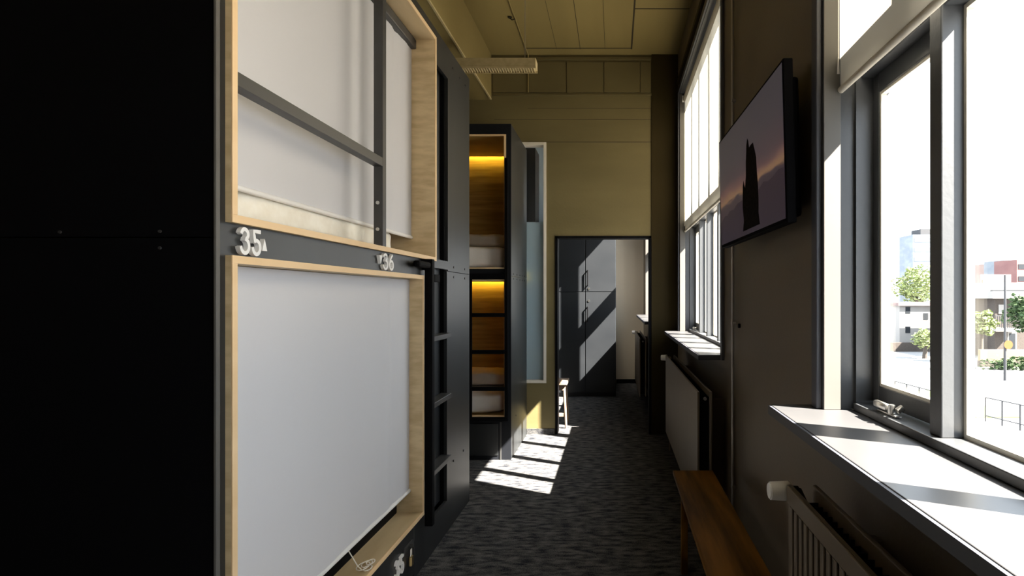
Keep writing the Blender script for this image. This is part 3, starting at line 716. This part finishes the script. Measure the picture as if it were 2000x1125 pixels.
tree('small yellow green bush tree in front of the white house', at(1806, 50), 50, 3.0, 1.1, leafA, 800, .3, 12, .45)
tree('fuller green tree at the right edge of the photo', at(2012, 40), 40, 6.0, 1.7, leafB, 1800, .32, 13)
tree('pale green tree left of the brown brick house', at(1915, 46.5), 46.5, 4.6, 1.3, leafA, 1300, .36, 14)
# white house
wh = thing('house', 'white rendered house behind the long brown wall', 'house', (at(1790, 62), 64, GZ))
yy = 60
MB().box(at(1757, yy), at(1845, yy), yy, yy+7, GZ, 1.5-20/1120*yy).build('house_wall', whitew, wh)
for px, py in ((1773, 606), (1808, 618), (1773, 644)):
    x, y, z = ext(px, py, yy); MB().box(x-.25, x+.25, yy-.03, yy+.02, z-.35, z+.35).build('house_window', darkw, wh)
MB().box(at(1752, yy), at(1850, yy), yy-.3, yy+7.3, 1.5-20/1120*yy, 1.5-14/1120*yy).build('roof', pinkb, wh)
# brown house with balcony
bh = thing('house', 'brown brick house with white balcony and dark railing at the right', 'house', (at(1985, 50), 53, GZ))
yb = 50
MB().box(at(1943, yb), at(2090, yb), yb, yb+8, GZ, 1.5-(583-577)/1120*yb).build('house_wall', brick, bh)
MB().box(at(1930, yb), at(2095, yb), yb-.6, yb+8.3, 1.5-6/1120*yb, 1.5+8/1120*yb).build('roof', whitew, bh)
MB().box(at(1944, yb-.8), at(1992, yb-.8), yb-.9, yb, 1.5-(646-577)/1120*yb, 1.5-(640-577)/1120*yb).build('balcony_slab', whitew, bh)
rb = MB()
for i in range(13):
    x = at(1945, yb-.85)+i*(at(1990, yb-.85)-at(1945, yb-.85))/12
    rb.cyl((x, yb-.85, 1.5-64/1120*yb), (x, yb-.85, 1.5-40/1120*yb), .03, n=6)
rb.box(at(1944, yb-.85), at(1991, yb-.85), yb-.88, yb-.82, 1.5-40/1120*yb, 1.5-38/1120*yb); rb.build('balcony_railing', steel, bh)
MB().box(at(1950, yb), at(1962, yb), yb-.05, yb, 1.5-36/1120*yb, 1.5-18/1120*yb).build('house_window', whitew, bh)
dd = MB().box(at(1967, yb), at(1985, yb), yb-.06, yb, 1.5-112/1120*yb, 1.5-70/1120*yb).build('house_door', whitew, bh)
MB().box(at(1970, yb), at(1982, yb), yb-.08, yb-.06, 1.5-110/1120*yb, 1.5-74/1120*yb).build('door_glass', darkw, dd)
# distant blocks
def block(label, px0, px1, pytop, Y, m, group, floors=0, fm=None):
    r = thing('office_building', label, 'building', (at((px0+px1)/2, Y), Y, GZ), group)
    zt = 1.5-(pytop-577)/1120*Y
    MB().box(at(px0, Y), at(px1, Y), Y, Y+9, GZ, zt).build('facade', m, r)
    if floors:
        w = MB()
        for k in range(floors):
            z = zt-1.2-k*3.2
            w.box(at(px0, Y)+.4, at(px1, Y)-.4, Y-.08, Y, z-1.3, z)
        w.build('window_band', fm or darkw, r)
    return r
G = 'distant city buildings'
tb = block('tall pale blue glass office tower on the skyline, left pane', 1783, 1835, 458, 190, glassb, G, 7, mat('facade_glass', (.09, .11, .13), .3))
MB().box(at(1798, 192), at(1830, 192), 192, 198, 1.5+119/1120*190, 1.5+131/1120*190).build('plant_room', steel, tb)
block('pale pink block with rows of windows on the skyline', 1922, 1961, 516, 172, pinkb, G, 4, redb)
block('dark blue and grey block on the skyline beside the red block', 1962, 1986, 508, 161, glassb, G, 4)
block('red block on the skyline at the right edge', 1986, 2060, 507, 150, redb, G, 3)
block('low white flat roofed block below the skyline', 1930, 2050, 552, 95, whitew, G, 1)
block('low brown roofed houses below the pink block', 1915, 1975, 536, 130, pinkb, G, 2, ochre)
# sign post
sp = thing('lamp_post', 'tall grey street post carrying an orange round sign', 'lamp post', (at(1963, 37), 37, GZ))
x = at(1963, 37)
MB().cyl((x, 37, GZ), (x, 37, 1.5+40/1120*37), .09, .06, n=12).build('post', steel, sp, smooth=True)
MB().cyl((x+.13, 36.86, 1.5-96/1120*37), (x+.13, 36.90, 1.5-96/1120*37), .28, n=24).build('round_sign', orange, sp)
